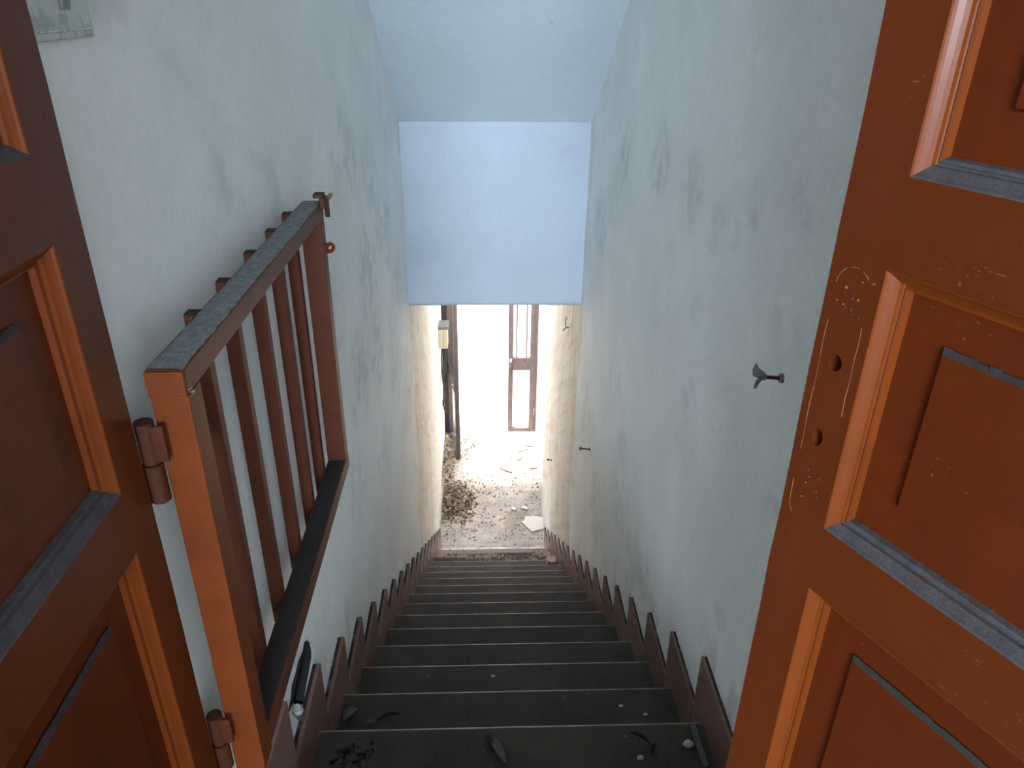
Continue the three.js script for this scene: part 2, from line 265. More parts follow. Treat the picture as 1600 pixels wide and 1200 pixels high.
// ------------------------------------------------------------------ upper room behind the photographer
tag(mesh('floor', boxUV(-2.1, FLOOR_UP - 0.2, Z1 + RUN + 0.022, 1.7, FLOOR_UP, 6.7), M.tread[0]), 'dark granite floor of the upper landing', 'floor', null, STR);
{
  const parts = [boxUV(-2.1, FLOOR_UP, Z_DOOR, XL - 0.0, 1.5, Z_DOOR + 0.12), boxUV(XR + 0.0, FLOOR_UP, Z_DOOR, 1.7, 1.5, Z_DOOR + 0.12), boxUV(XL, 0.69, Z_DOOR, XR, 1.5, Z_DOOR + 0.12)];
  tag(mesh('wall_doorway', mergeGeometries(parts), M.room), 'white wall around the double door at the top', 'wall', null, STR);
  tag(mesh('wall_room_left', boxUV(-2.3, FLOOR_UP - 0.2, Z_DOOR, -2.1, 1.5, 6.7), M.room), 'left wall of the upper room', 'wall', null, STR);
  tag(mesh('wall_room_right', boxUV(1.7, FLOOR_UP - 0.2, Z_DOOR, 1.9, 1.5, 6.7), M.room), 'right wall of the upper room', 'wall', null, STR);
  tag(mesh('ceiling_room', boxUV(-2.3, 1.42, Z_DOOR, 1.9, 1.62, 6.7), M.room), 'white ceiling of the upper room', 'ceiling', null, STR);
  const wx0 = -1.8, wx1 = 0.9, wy0 = -0.3, wy1 = 1.35;
  tag(mesh('wall_room_back', mergeGeometries([boxUV(-2.3, FLOOR_UP - 0.2, 6.5, wx0, 1.6, 6.7), boxUV(wx1, FLOOR_UP - 0.2, 6.5, 1.9, 1.6, 6.7), boxUV(wx0, FLOOR_UP - 0.2, 6.5, wx1, wy0, 6.7), boxUV(wx0, wy1, 6.5, wx1, 1.6, 6.7)]), M.room), 'back wall of the upper room with a wide window', 'wall', null, STR);
  const wn = group('window_1', [(wx0 + wx1) / 2, wy0, 6.6]); tag(wn, 'wide window of the upper room letting in daylight', 'window', null, STR);
  const hw = (wx1 - wx0) / 2, hh = wy1 - wy0;
  const fr = mesh('window_frame', mergeGeometries([boxUV(-hw, 0, -0.03, hw, 0.05, 0.03), boxUV(-hw, hh - 0.05, -0.03, hw, hh, 0.03), boxUV(-hw, 0.05, -0.03, -hw + 0.05, hh - 0.05, 0.03), boxUV(hw - 0.05, 0.05, -0.03, hw, hh - 0.05, 0.03), boxUV(-0.03, 0.05, -0.03, 0.03, hh - 0.05, 0.03)]), M.room, wn);
  for (const s of [-1, 1]) mesh('pane', boxUV(s < 0 ? -hw + 0.05 : 0.03, 0.05, -0.003, s < 0 ? -0.03 : hw - 0.05, hh - 0.05, 0.003), M.glass, wn);
}

// ------------------------------------------------------------------ the double door at the top
// leaf in its own frame: u runs from the free edge to the hinges, y is height above the camera, d is depth into the leaf
const LEAF = 0.47, DY0 = FLOOR_UP + 0.012, DY1 = 0.675, STILE = 0.056;
const PANELS = [[-1.29, -1.05], [-0.972, -0.553], [-0.476, -0.205], [-0.128, 0.145], [0.222, 0.6]];
const PROFILE = [[0, 0], [0.0016, 0.0008], [0.0032, 0.003], [0.0068, 0.0064], [0.0098, 0.0088], [0.0104, 0.0128], [0.0118, 0.0138], [0.0132, 0.0126], [0.0158, 0.0134], [0.0172, 0.0195]];
const PROFILE_W = 0.0172, DEPTH = 0.0195;
function doorLeaf(name, side, pos, axis, label, locks) {
  const g = new THREE.Group(); g.name = name; scene.add(g); tag(g, label, 'door', null, STR);
  const s = side;                                        // local x = s * u
  const X = new THREE.Vector3(axis[0], 0, axis[1]).multiplyScalar(s).normalize(), Y = new THREE.Vector3(0, 1, 0), Z = new THREE.Vector3().crossVectors(X, Y);
  g.quaternion.setFromRotationMatrix(new THREE.Matrix4().makeBasis(X, Y, Z)); g.position.set(pos[0], DY0, pos[1]);
  const THK = side > 0 ? 0.036 : 0.0255, u0 = STILE, u1 = LEAF - 0.062;
  const sh = new THREE.Shape();
  const rect = (p, a, b, c, d) => { p.moveTo(s * a, c - DY0); p.lineTo(s * b, c - DY0); p.lineTo(s * b, d - DY0); p.lineTo(s * a, d - DY0); p.closePath(); };
  // the free edge is a little worn and wavy
  const edge = []; for (let i = 0; i <= 60; i++) { const y = DY0 + (DY1 - DY0) * i / 60; edge.push([(fbm(y * 9, 1, 900 + s, 3) - 0.5) * 0.0036, y]); }
  sh.moveTo(s * LEAF, 0); for (const [u, y] of edge) sh.lineTo(s * u, y - DY0); sh.lineTo(s * LEAF, DY1 - DY0); sh.closePath();
  for (const [a, b] of PANELS) { const h = new THREE.Path(); rect(h, u0, u1, a, b); sh.holes.push(h); }
  for (const [u, y, ru, ry] of locks) { const h = new THREE.Path(); h.absellipse(s * u, y - DY0, ru, ry, 0, Math.PI * 2, false); sh.holes.push(h); }
  const fg = new THREE.ExtrudeGeometry(sh, { depth: THK, bevelEnabled: false, curveSegments: 18 }); fg.translate(0, 0, -THK);
  mesh('frame', worldUV(fg), M.door, g);
  const V = (u, y, d) => new THREE.Vector3(s * u, y - DY0, -d);
  for (const [a, b] of PANELS) {
    const ring = (w, d) => [V(u0 + w, a + w, d), V(u1 - w, a + w, d), V(u1 - w, b - w, d), V(u0 + w, b - w, d)];
    for (let e = 0; e < 4; e++) {                         // 0 bottom, 1 hinge side, 2 top, 3 free-edge side
      const P = [], U = [];
      for (let i = 0; i + 1 < PROFILE.length; i++) {
        const r0 = ring(...PROFILE[i]), r1 = ring(...PROFILE[i + 1]), q = [r0[e], r0[(e + 1) % 4], r1[(e + 1) % 4], r1[e]];
        const tri = s > 0 ? [0, 1, 2, 0, 2, 3] : [0, 2, 1, 0, 3, 2];
        for (const t of tri) { P.push(q[t].x, q[t].y, q[t].z); const along = e % 2 ? q[t].y : q[t].x, across = (t < 2 ? i : i + 1) * 0.003; U.push(across + e * 0.13, along); }
      }
      const mg = new THREE.BufferGeometry(); mg.setAttribute('position', new THREE.Float32BufferAttribute(P, 3)); mg.setAttribute('uv', new THREE.Float32BufferAttribute(U, 2)); mg.computeVertexNormals();
      const m = mesh('moulding', mg, e === 0 ? M.dust : M.moulding, g);
      if (e === 0) m.userData.label = 'lower moulding covered in grey dust';
    }
    // panel: flat margin and a raised field with a small step
    const back = 0.004, w = PROFILE_W, m1 = w + 0.038, step = 0.0048;
    const P = [], quad = (A, B, C, D) => { const q = [A, B, C, D], t = s > 0 ? [0, 1, 2, 0, 2, 3] : [0, 2, 1, 0, 3, 2]; for (const i of t) P.push(q[i].x, q[i].y, q[i].z); };
    const o = ring(w - 0.004, DEPTH - 0.0002), i1 = ring(m1, DEPTH + 0.0015), i2 = ring(m1 + 0.003, DEPTH - step);
    for (let e = 0; e < 4; e++) { const f = (e + 1) % 4; quad(o[e], o[f], i1[f], i1[e]); if (e !== 2) quad(i1[e], i1[f], i2[f], i2[e]); }
    quad(i2[0], i2[1], i2[2], i2[3]);
    const bk = ring(-0.004, THK - 0.002); quad(bk[3], bk[2], bk[1], bk[0]);
    const pg = new THREE.BufferGeometry(); pg.setAttribute('position', new THREE.Float32BufferAttribute(P, 3)); pg.computeVertexNormals();
    const pm = mesh('panel', worldUV(pg), M.doorPanel, g);
    // dust lying on the upper ledge of the field
    const L = [], a0 = i1[3], a1 = i1[2], b0 = i2[3], b1 = i2[2], n = 24;
    for (let k = 0; k < n; k++) {
      const t0 = k / n, t1 = (k + 1) / n, w0 = rr(0.0, 0.0018), p = (A, B, t) => A.clone().lerp(B, t);
      const q = [p(b0, b1, t0), p(b0, b1, t1), p(a0, a1, t1), p(a0, a1, t0)]; q[2].y += 0.0012 + w0; q[3].y += 0.0012 + w0; q[2].z = q[3].z = -(DEPTH - 0.0006);
      for (const i of [0, 1, 2, 0, 2, 3]) L.push(q[i].x, q[i].y, q[i].z);
    }
    const lg = new THREE.BufferGeometry(); lg.setAttribute('position', new THREE.Float32BufferAttribute(L, 3)); lg.computeVertexNormals(); lg.setAttribute('uv', new THREE.Float32BufferAttribute(L.filter((_, i) => i % 3 < 2), 2));
    mesh('dust_line', lg, M.darkDust, pm);
  }
  // hinges at the jamb
  for (const y of [-1.15, -0.35, 0.45]) { const h = mesh('hinge', new THREE.CylinderGeometry(0.007, 0.007, 0.09, 12), M.rust, g); h.position.set(s * (LEAF + 0.003), y - DY0, -0.012); }
  return g;
}
const dR = [0.434, 0.901];
const door2 = doorLeaf('door_2', 1, [0.3146, -0.656], dR, 'orange brown panelled wooden door on the right with two lock holes', [[0.0265, -0.3045, 0.0078, 0.0085], [0.0257, -0.3857, 0.0062, 0.0092]]);
doorLeaf('door_1', -1, [-0.3835, -0.734], [0, 1], 'dark brown panelled wooden door on the left, folded back against wall', []);
{ // marks left by the removed lock plate on the right leaf: scratched outline, dents and screw holes
  const Y = (y) => y - DY0, out = [];
  const oval = []; for (let i = 0; i <= 40; i++) { const a = i / 40 * Math.PI; oval.push([0.0275 + 0.0185 * Math.cos(a), -0.232 + 0.02 * Math.sin(a)]); }
  const left = []; for (let i = 0; i <= 20; i++) left.push([0.009 + Math.sin(i) * 0.0004, -0.232 - i / 20 * 0.235]);
  const right = []; for (let i = 0; i <= 12; i++) right.push([0.046 + Math.sin(i * 1.7) * 0.0004, -0.232 - i / 12 * 0.12]);
  const foot = []; for (let i = 0; i <= 16; i++) { const a = Math.PI + i / 16 * 0.9; foot.push([0.0275 + 0.0185 * Math.cos(a), -0.467 + 0.02 * Math.sin(a)]); }
  for (const L of [oval, left, right, foot]) for (let i = 0; i + 2 < L.length; i += 3) { if (rnd() < 0.25) continue; mesh('scratch', tube(L.slice(i, i + 4).map(([u, y]) => [u, Y(y), -0.0001]), rr(0.00025, 0.00045), 8, 5), M.scratch, door2); }
  for (let i = 0; i < 26; i++) {
    const top = i < 14, u = rr(0.014, 0.042), y = (top ? -0.238 : -0.44) + rr(-0.018, 0.016);
    const d = mesh('dent', new THREE.SphereGeometry(rr(0.0007, 0.0018), 6, 4).scale(1, rr(0.8, 1.6), 0.35), i % 3 ? M.dent : M.scratch, door2); d.position.set(u, Y(y), 0.0003); d.rotation.z = rr(-1, 1);
  }
}

// ------------------------------------------------------------------ iron gate swung back along the left wall
{
  const x0 = -0.369, x1 = -0.327, zn = -0.757, zf = -1.565, yt = -0.369, yb = -0.984, sag = -0.014;
  const g = group('metal_gate', [-0.348, FLOOR_UP, zn]); tag(g, 'brown painted metal gate with vertical bars folded against the left wall', 'gate');
  const L = (x, y, z) => [x + 0.348, y - FLOOR_UP, z - zn];
  const add = (name, geo, mat, x, y, z, par = g) => { const m = mesh(name, geo, mat, par); if (par === g) m.position.set(...L(x, y, z)); return m; };
  const len = zn - zf, w = x1 - x0, tr = 0.031;
  const railM = (h) => rbox(w, h, Math.hypot(len, sag), 0.002, 2);
  const top = add('top_rail', railM(tr), M.iron, (x0 + x1) / 2, yt - tr / 2 + sag / 2, (zn + zf) / 2); top.rotation.x = Math.atan2(-sag, -len) - Math.PI; top.rotation.x = Math.atan(sag / len) * -1 * -1;
  top.rotation.x = -Math.atan2(sag, len) * -1; 
  // dust lying on the rails
  const dustStrip = (wd, ln, s) => { const pl = new THREE.PlaneGeometry(wd, ln, 6, 90).rotateX(-Math.PI / 2), P = pl.attributes.position; for (let i = 0; i < P.count; i++) { const x = P.getX(i), z = P.getZ(i), e = Math.abs(x) > wd * 0.49; P.setXYZ(i, x * (e ? 1 - (vnoise(z * 90, x > 0 ? 3 : 9, s)) * 0.12 : 1), e ? -0.0004 : 0.0007 + 0.0005 * vnoise(x * 200, z * 200, s), z); } pl.computeVertexNormals(); return worldUV(pl); };
  const d1 = mesh('dust', dustStrip(w - 0.001, len - 0.002, 5), M.railDust, top); d1.position.y = tr / 2 + 0.0002; d1.userData.label = 'grey dust on the top rail';
  add('stile', rbox(w, yt - tr - (yb - 0.045) - 0.002, 0.04, 0.002, 2), M.ironStile, (x0 + x1) / 2, ((yt - tr) + (yb - 0.045)) / 2, zn - 0.02);
  const fs = add('stile', rbox(w, yt - tr + sag - yb, 0.034, 0.002, 2), M.iron, (x0 + x1) / 2, (yt - tr + sag + yb) / 2 , zf + 0.02);
  const endcap = add('stile_cap', rbox(w, tr - 0.001, 0.004, 0.001, 1), M.ironStile, (x0 + x1) / 2, yt - tr / 2 - 0.0005, zn + 0.002);
  const bot = add('bottom_rail', rbox(w, 0.036, len - 0.04, 0.002, 2), M.iron, (x0 + x1) / 2, yb - 0.018, (zn - 0.04 + zf) / 2);
  const d2 = mesh('dust', dustStrip(w - 0.001, len - 0.045, 15), M.darkDust, bot); d2.position.y = 0.0182; d2.userData.label = 'dark dirt on the bottom rail';
  // five bars on the wall side of the rails
  for (const z of [-0.9475, -1.0795, -1.2245, -1.362, -1.488]) {
    const b = add('bar', rbox(0.0225, 0.66, 0.02, 0.0015, 1), M.iron, x0 - 0.0115, -0.376 - 0.014 * (z - zn) / (zf - zn) * 1 - 0.33, z - 0.002);
    const c = mesh('dust', boxUV(-0.0105, 0, -0.0092, 0.0105, 0.0012, 0.0092), M.darkDust, b); c.position.y = 0.3302;
  }
  const chipM = new THREE.MeshStandardMaterial({ color: new THREE.Color(0.5, 0.47, 0.4), roughness: 0.9 });
  for (let i = 0; i < 12; i++) { const c = mesh('paint_chip', new THREE.SphereGeometry(rr(0.0006, 0.0016), 5, 4).scale(0.4, 1, 1), chipM, g); const t = rnd(); c.position.set(...L(x1 + 0.0004, yt - tr + 0.002 + rr(-0.006, 0.004) - t * 0.002, zn - 0.001 - t * 0.02)); }
  // hinges: knuckle on the stile, knuckle on the wall strap
  const strap = add('wall_strap', rbox(0.006, 0.68, 0.034, 0.0015, 1), M.rust, XL + 0.004, -0.69, -0.727);
  for (const y of [-0.455, -0.925]) {
    const k1 = add('hinge', new THREE.CylinderGeometry(0.0105, 0.0105, 0.052, 16), M.rust, -0.379, y, -0.749);
    const p1 = mesh('plate', rbox(0.016, 0.046, 0.005, 0.001, 1), M.rust, k1); p1.position.set(0.014, 0, 0.004);
    const k2 = add('hinge', new THREE.CylinderGeometry(0.0115, 0.0115, 0.05, 16), M.rust, -0.379, y - 0.053, -0.749);
    const p2 = mesh('plate', rbox(0.026, 0.044, 0.006, 0.001, 1), M.rust, k2); p2.position.set(-0.013, 0, 0.006);
  }
  // latch bracket on the far end, with its little horn, and the padlock eye below
  const lb = add('latch', mergeGeometries([rbox(0.012, 0.022, 0.03, 0.002, 1), rbox(0.02, 0.008, 0.026, 0.002, 1).translate(-0.008, 0.014, 0)]), M.rust, x1 + 0.004, yt + sag + 0.001, zf + 0.012);
  const horn = mesh('latch_horn', tube([[0, 0.002, -0.012], [0.004, 0.0, -0.03], [0.008, 0.006, -0.042]], 0.0045, 12, 8), M.brass, lb);
  const pin = mesh('latch_pin', new THREE.CylinderGeometry(0.005, 0.005, 0.035, 10), M.rust, lb); pin.position.set(0.006, -0.012, 0.0);
  const eyeS = new THREE.Shape(); eyeS.moveTo(0, -0.011); eyeS.lineTo(0.016, -0.011); eyeS.absarc(0.016, 0, 0.011, -Math.PI / 2, Math.PI / 2, false); eyeS.lineTo(0, 0.011); eyeS.closePath();
  const eh = new THREE.Path(); eh.absarc(0.016, 0, 0.0042, 0, Math.PI * 2, true); eyeS.holes.push(eh);
  const eg = new THREE.ExtrudeGeometry(eyeS, { depth: 0.004, bevelEnabled: false, curveSegments: 12 }); 
  const eye = add('padlock_eye', eg, M.ironStile, -0.336, -0.482, zf + 0.003); eye.rotation.y = Math.PI / 2 - 0.9; 
}

// ------------------------------------------------------------------ things on the walls
{ // light switch
  const g = group('light_switch', [XL, -0.046, -0.829]); tag(g, 'grimy pale switch plate with grey rocker high on the left wall', 'light switch');
  const plateM = new THREE.MeshStandardMaterial({ roughness: 0.55, map: dataTex(256, 256, (u, v) => { const d = smooth(0.5, 0.75, fbm(u * 9, v * 9, 971, 5, 9)), k = 1 + (vnoise(u * 80, v * 80, 977, 80) - 0.5) * 0.06; return [mix(0.76, 0.6, d * 0.7) * k, mix(0.79, 0.63, d * 0.7) * k, mix(0.74, 0.6, d * 0.7) * k]; }, true, [8, 8]) });
  const pl = mesh('plate', rbox(0.009, 0.09, 0.112, 0.003, 2), plateM, g); pl.position.set(0.0045, 0.045, 0.002);
  const lip = mesh('plate_lip', rbox(0.004, 0.003, 0.106, 0.001, 1), plateM, g); lip.position.set(0.0085, 0.0085, 0.002);
  const rk = mesh('rocker', rbox(0.008, 0.052, 0.017, 0.002, 2), new THREE.MeshStandardMaterial({ color: new THREE.Color(0.2, 0.19, 0.19), roughness: 0.4 }), g); rk.position.set(0.0105, 0.052, -0.001); rk.rotation.z = -0.07;
  for (const z of [-0.047, 0.05]) { const sc = mesh('screw', new THREE.CylinderGeometry(0.0028, 0.0028, 0.003, 10).rotateZ(Math.PI / 2), M.dent, g); sc.position.set(0.0092, 0.047, z); }
}
function bracket(pos, s, label, ears) {
  const g = group('handrail_bracket', pos); tag(g, label, 'bracket', 'leftover handrail brackets on the right wall');
  const rose = mesh('rosette', new THREE.CylinderGeometry(0.0075, 0.009, 0.006, 16).rotateZ(Math.PI / 2), M.greyIron, g); rose.position.x = -0.003;
  mesh('stem', tube([[-0.004, 0, 0], [-0.02, 0.001, -0.001], [-s, 0.0015, -0.004]], 0.0036, 12, 8), M.rust, g);
  if (ears) {
    const nut = mesh('nut', new THREE.CylinderGeometry(0.0062, 0.0062, 0.011, 6).rotateZ(Math.PI / 2), M.greyIron, g); nut.position.set(-s + 0.004, 0.001, -0.004);
    const ear = (pts) => { const e = polyPrism(pts, 0.0025, 0.0005); return e; };
    const a = mesh('ear', ear([[0, -0.004], [-0.014, 0.004], [-0.016, 0.016], [-0.0115, 0.027], [-0.006, 0.018], [0.006, 0.009]]), M.greyIron, g); a.position.set(-s, 0.001, -0.004);
    const b = mesh('ear', ear([[0.004, -0.002], [-0.002, -0.01], [-0.006, -0.021], [-0.0095, -0.02], [-0.0075, -0.006], [-0.003, 0.001]]), M.greyIron, g); b.position.set(-s + 0.001, 0, -0.004);
  } else { const nut = mesh('nut', new THREE.CylinderGeometry(0.009, 0.009, 0.012, 6).rotateZ(Math.PI / 2), M.greyIron, g); nut.position.set(-s, 0.002, -0.004); }
}
bracket([XR, -0.608, -1.2], 0.039, 'broken metal handrail bracket with two bent ears beside the right door', true);
bracket([XR, -2.055, -3.275], 0.048, 'small metal handrail stub halfway down the right wall', false);
bracket([XR, -3.324, -5.14], 0.03, 'farthest tiny handrail stub on the right wall near the exit', false);
{ const h = group('wire_hook', [XR, -1.86, -4.385]); tag(h, 'thin dark wire hook high on the far right wall', 'hook'); mesh('wire', tube([[0, 0.0, 0], [-0.02, 0.004, 0], [-0.026, 0.03, -0.004], [-0.022, 0.07, -0.006]], 0.0027, 18, 6), M.rust, h); mesh('barb', tube([[-0.018, 0.004, 0], [-0.042, -0.018, 0.004]], 0.003, 8, 6), M.rust, h); }
{ // broken hole in the plaster behind the gate with a cable stub
  const g = group('cable_stub', [XL, -1.33, -1.17]); tag(g, 'black cable stub with pale tape in broken plaster behind the gate', 'cable');
  const pts = []; for (let i = 0; i < 18; i++) { const a = i / 18 * Math.PI * 2, r = 1 + (rnd() - 0.5) * 0.4; pts.push([Math.cos(a) * 0.085 * r, Math.sin(a) * 0.024 * r]); }
  const hole = mesh('broken_plaster', polyPrism(pts, 0.0015).rotateY(Math.PI / 2), new THREE.MeshStandardMaterial({ color: new THREE.Color(0.03, 0.027, 0.024), roughness: 1 }), g); hole.position.set(0.0002, 0.004, -0.035);
  mesh('cable', tube([[0.0, 0.012, -0.115], [0.008, 0.008, -0.09], [0.012, 0.006, -0.04], [0.013, 0.002, 0.0], [0.014, -0.006, 0.03]], 0.0105, 30, 10), new THREE.MeshStandardMaterial({ color: new THREE.Color(0.014, 0.014, 0.015), roughness: 0.9 }), g);
  const cn = mesh('connector', new THREE.CylinderGeometry(0.0105, 0.0105, 0.03, 14), new THREE.MeshStandardMaterial({ color: new THREE.Color(0.05, 0.05, 0.052), roughness: 0.45 }), g); cn.position.set(0.016, -0.024, 0.042); cn.rotation.set(0.35, 0, 0.1);
  const tp = mesh('tape', new THREE.CylinderGeometry(0.009, 0.0108, 0.014, 14), new THREE.MeshStandardMaterial({ color: new THREE.Color(0.33, 0.34, 0.34), roughness: 0.6 }), g); tp.position.set(0.016, -0.003, 0.049); tp.rotation.copy(cn.rotation);
}

// ------------------------------------------------------------------ open-air entry passage at the foot of the stairs
const groundTex = dataTex(1024, 1024, (u, v) => {
  const c = fbm(u * 8, v * 8, 1101, 5, 8), f = vnoise(u * 260, v * 260, 1104, 260), d = smooth(0.5, 0.72, fbm(u * 5, v * 5, 1110, 5, 5)), cr = smooth(0.62, 0.78, fbm(u * 40, v * 40, 1120, 4, 40)), k = 1 + (c - 0.5) * 0.4 + (f - 0.5) * 0.25;
  let q = [0.745 * k, 0.7 * k, 0.66 * k]; q = [mix(q[0], 0.56, d * 0.55), mix(q[1], 0.5, d * 0.55), mix(q[2], 0.45, d * 0.55)]; return q.map((x) => mix(x, 0.36, cr * 0.55));
}, true, [0.8, 0.8]);
M.ground = new THREE.MeshStandardMaterial({ map: groundTex, roughness: 0.9, bumpMap: plasterBump, bumpScale: 0.004 });
M.street = new THREE.MeshStandardMaterial({ roughness: 0.9, map: dataTex(512, 512, (u, v) => { const k = 1 + (fbm(u * 8, v * 8, 1201, 5, 8) - 0.5) * 0.2 + (vnoise(u * 200, v * 200, 1204, 200) - 0.5) * 0.12; return [0.86 * k, 0.8 * k, 0.7 * k]; }, true, [0.5, 0.5]) });
tag(mesh('floor_lower', boxUV(XL - 0.3, FLOOR_LOW - 0.2, Z_GATE - 0.1, XR + 0.3, FLOOR_LOW, Z_LOW + 0.02), M.ground), 'dirty concrete floor at the foot of the stairs', 'floor', null, STR);
tag(mesh('floor_street', boxUV(-14, FLOOR_LOW - 0.24, -26, 14, FLOOR_LOW - 0.03, Z_GATE - 0.1), M.street), 'bright pale ground outside beyond the entry door', 'ground', null, STR);
const SET = 0.028;
tag(mesh('wall_passage_left', boxUV(XL - 0.24, FLOOR_LOW - 0.2, Z_GATE - 0.1, XL - SET, -1.9, Z_END - 0.0005), M.passage), 'sunny white wall on the left of the entry passage', 'wall', null, STR);
tag(mesh('wall_passage_right', boxUV(XR + SET, FLOOR_LOW - 0.2, Z_GATE - 0.1, XR + 0.24, -1.9, Z_END - 0.0005), M.passage), 'sunny white wall on the right of the entry passage', 'wall', null, STR);

// entry door: narrow leaf shut on the right, wide leaf swung in on the left
function entryLeaf(name, label, w, pos, turn, mirror) {
  const g = group(name, pos); g.rotation.y = turn; tag(g, label, 'door', null, STR);
  const H = 2.15, t = 0.042, sw = 0.052, b = (x0, x1, y0, y1, d = t) => rbox(x1 - x0, y1 - y0, d, 0.003, 1).translate((x0 + x1) / 2, (y0 + y1) / 2, 0);
  mesh('stile', b(0, sw, 0.012, H), M.entry, g); mesh('stile', b(w - sw, w, 0.012, H), M.entry, g);
  mesh('bottom_rail', b(sw, w - sw, 0.012, 0.046), M.entry, g); mesh('middle_rail', b(sw, w - sw, 0.75, 0.9), M.entry, g); mesh('top_rail', b(sw, w - sw, H - 0.08, H), M.entry, g);
  const n = Math.max(2, Math.round((w - 2 * sw) / 0.08) - 0), gap = (w - 2 * sw) / (n === 2 ? 3 : n + 1) ;
  for (let i = 1; i <= n; i++) { const x = n === 2 ? sw + (w - 2 * sw) * (i === 1 ? 0.2 : 0.78) : sw + gap * i; const c = mesh('bar', new THREE.CylinderGeometry(0.0085, 0.0085, H - 0.98, 10), M.entry, g); c.position.set(x, 0.9 + (H - 0.98) / 2, 0.006); }
  mesh('pane', boxUV(sw, 0.046, -0.014, w - sw, 0.75, -0.010), M.glass, g); mesh('pane', boxUV(sw, 0.9, -0.014, w - sw, H - 0.08, -0.010), M.glass, g);
  const lx = mirror ? w - sw / 2 : sw / 2, lk = mesh('lock', rbox(0.03, 0.1, 0.012, 0.003, 1), M.greyIron, g); lk.position.set(lx, 0.84, t / 2 + 0.005);
  const kn = mesh('knob', new THREE.SphereGeometry(0.012, 12, 8), M.slabEdge, lk); kn.position.set(0, 0.03, 0.012);
  return g;
}
entryLeaf('door_3', 'narrow shut leaf of the glazed metal entry door', 0.282, [0.25, FLOOR_LOW, Z_GATE], 0, false);
entryLeaf('door_4', 'wide leaf of the glazed metal entry door standing open on the left', 0.58, [-0.372, FLOOR_LOW, -7.28], -Math.PI / 2 + 0.17, true);
{ // steel posts the leaves hang on
  for (const [x, lab] of [[XL - SET + 0.025, 'left steel door post at the end of the entry passage'], [XR + SET - 0.012, 'right steel door post at the end of the entry passage']]) {
    const g = group('door_post', [x, FLOOR_LOW, Z_GATE]); tag(g, lab, 'post'); const w = x < 0 ? 0.05 : 0.024;
    mesh('post', rbox(w, 2.22, 0.06, 0.003, 1).translate(0, 1.11, 0), M.entry, g); for (const y of [0.25, 1.9]) { const h = mesh('hinge', new THREE.CylinderGeometry(0.008, 0.008, 0.08, 10), M.greyIron, g); h.position.set(x < 0 ? 0.028 : -0.012, y, 0.036); }
  }
}
{ // meter box and its loose cables on the left passage wall
  const g = group('meter_box', [XL - SET, -3.056, -6.7]); tag(g, 'cream electricity box on the left wall of the entry passage', 'electric box');
  const cream = new THREE.MeshStandardMaterial({ color: new THREE.Color(0.56, 0.5, 0.36), roughness: 0.55 }), dark = new THREE.MeshStandardMaterial({ color: new THREE.Color(0.16, 0.15, 0.15), roughness: 0.6 });
  mesh('body', rbox(0.085, 0.2, 0.16, 0.006, 2).translate(0.0425, 0.1, -0.08), cream, g); mesh('lid', rbox(0.095, 0.03, 0.17, 0.004, 1).translate(0.0475, 0.215, -0.08), dark, g);
  mesh('door_seam', rbox(0.003, 0.17, 0.003, 0.0008, 1).translate(0.05, 0.1, 0.0012), dark, g);
  const black = new THREE.MeshStandardMaterial({ color: new THREE.Color(0.035, 0.04, 0.038), roughness: 0.5 });
  const cords = [[[0.03, 0, -0.05], [0.02, -0.15, -0.04], [0.035, -0.3, -0.02], [0.055, -0.2, -0.05], [0.06, 0, -0.07]], [[0.045, 0, -0.115], [0.04, -0.2, -0.115], [0.03, -0.36, -0.11], [0.022, -0.62, -0.105]], [[0.02, 0, -0.15], [0.012, -0.3, -0.155], [0.025, -0.55, -0.15], [0.02, -0.75, -0.15]]];
  cords.forEach((pts, i) => { const c = group('hanging_cable', [XL - SET, -3.056, -6.7]); tag(c, ['looped black cable hanging under the cream electricity box', 'long black cable dangling below the cream electricity box', 'thin rearmost cable running down below the cream electricity box'][i], 'cable', 'cables below the electricity box'); mesh('cord', tube(pts, i === 2 ? 0.006 : 0.008, 36, 6), black, c); if (i === 1) { const e = mesh('plug', new THREE.CylinderGeometry(0.013, 0.013, 0.07, 10), black, c); e.position.set(0.021, -0.65, -0.105); } });
}

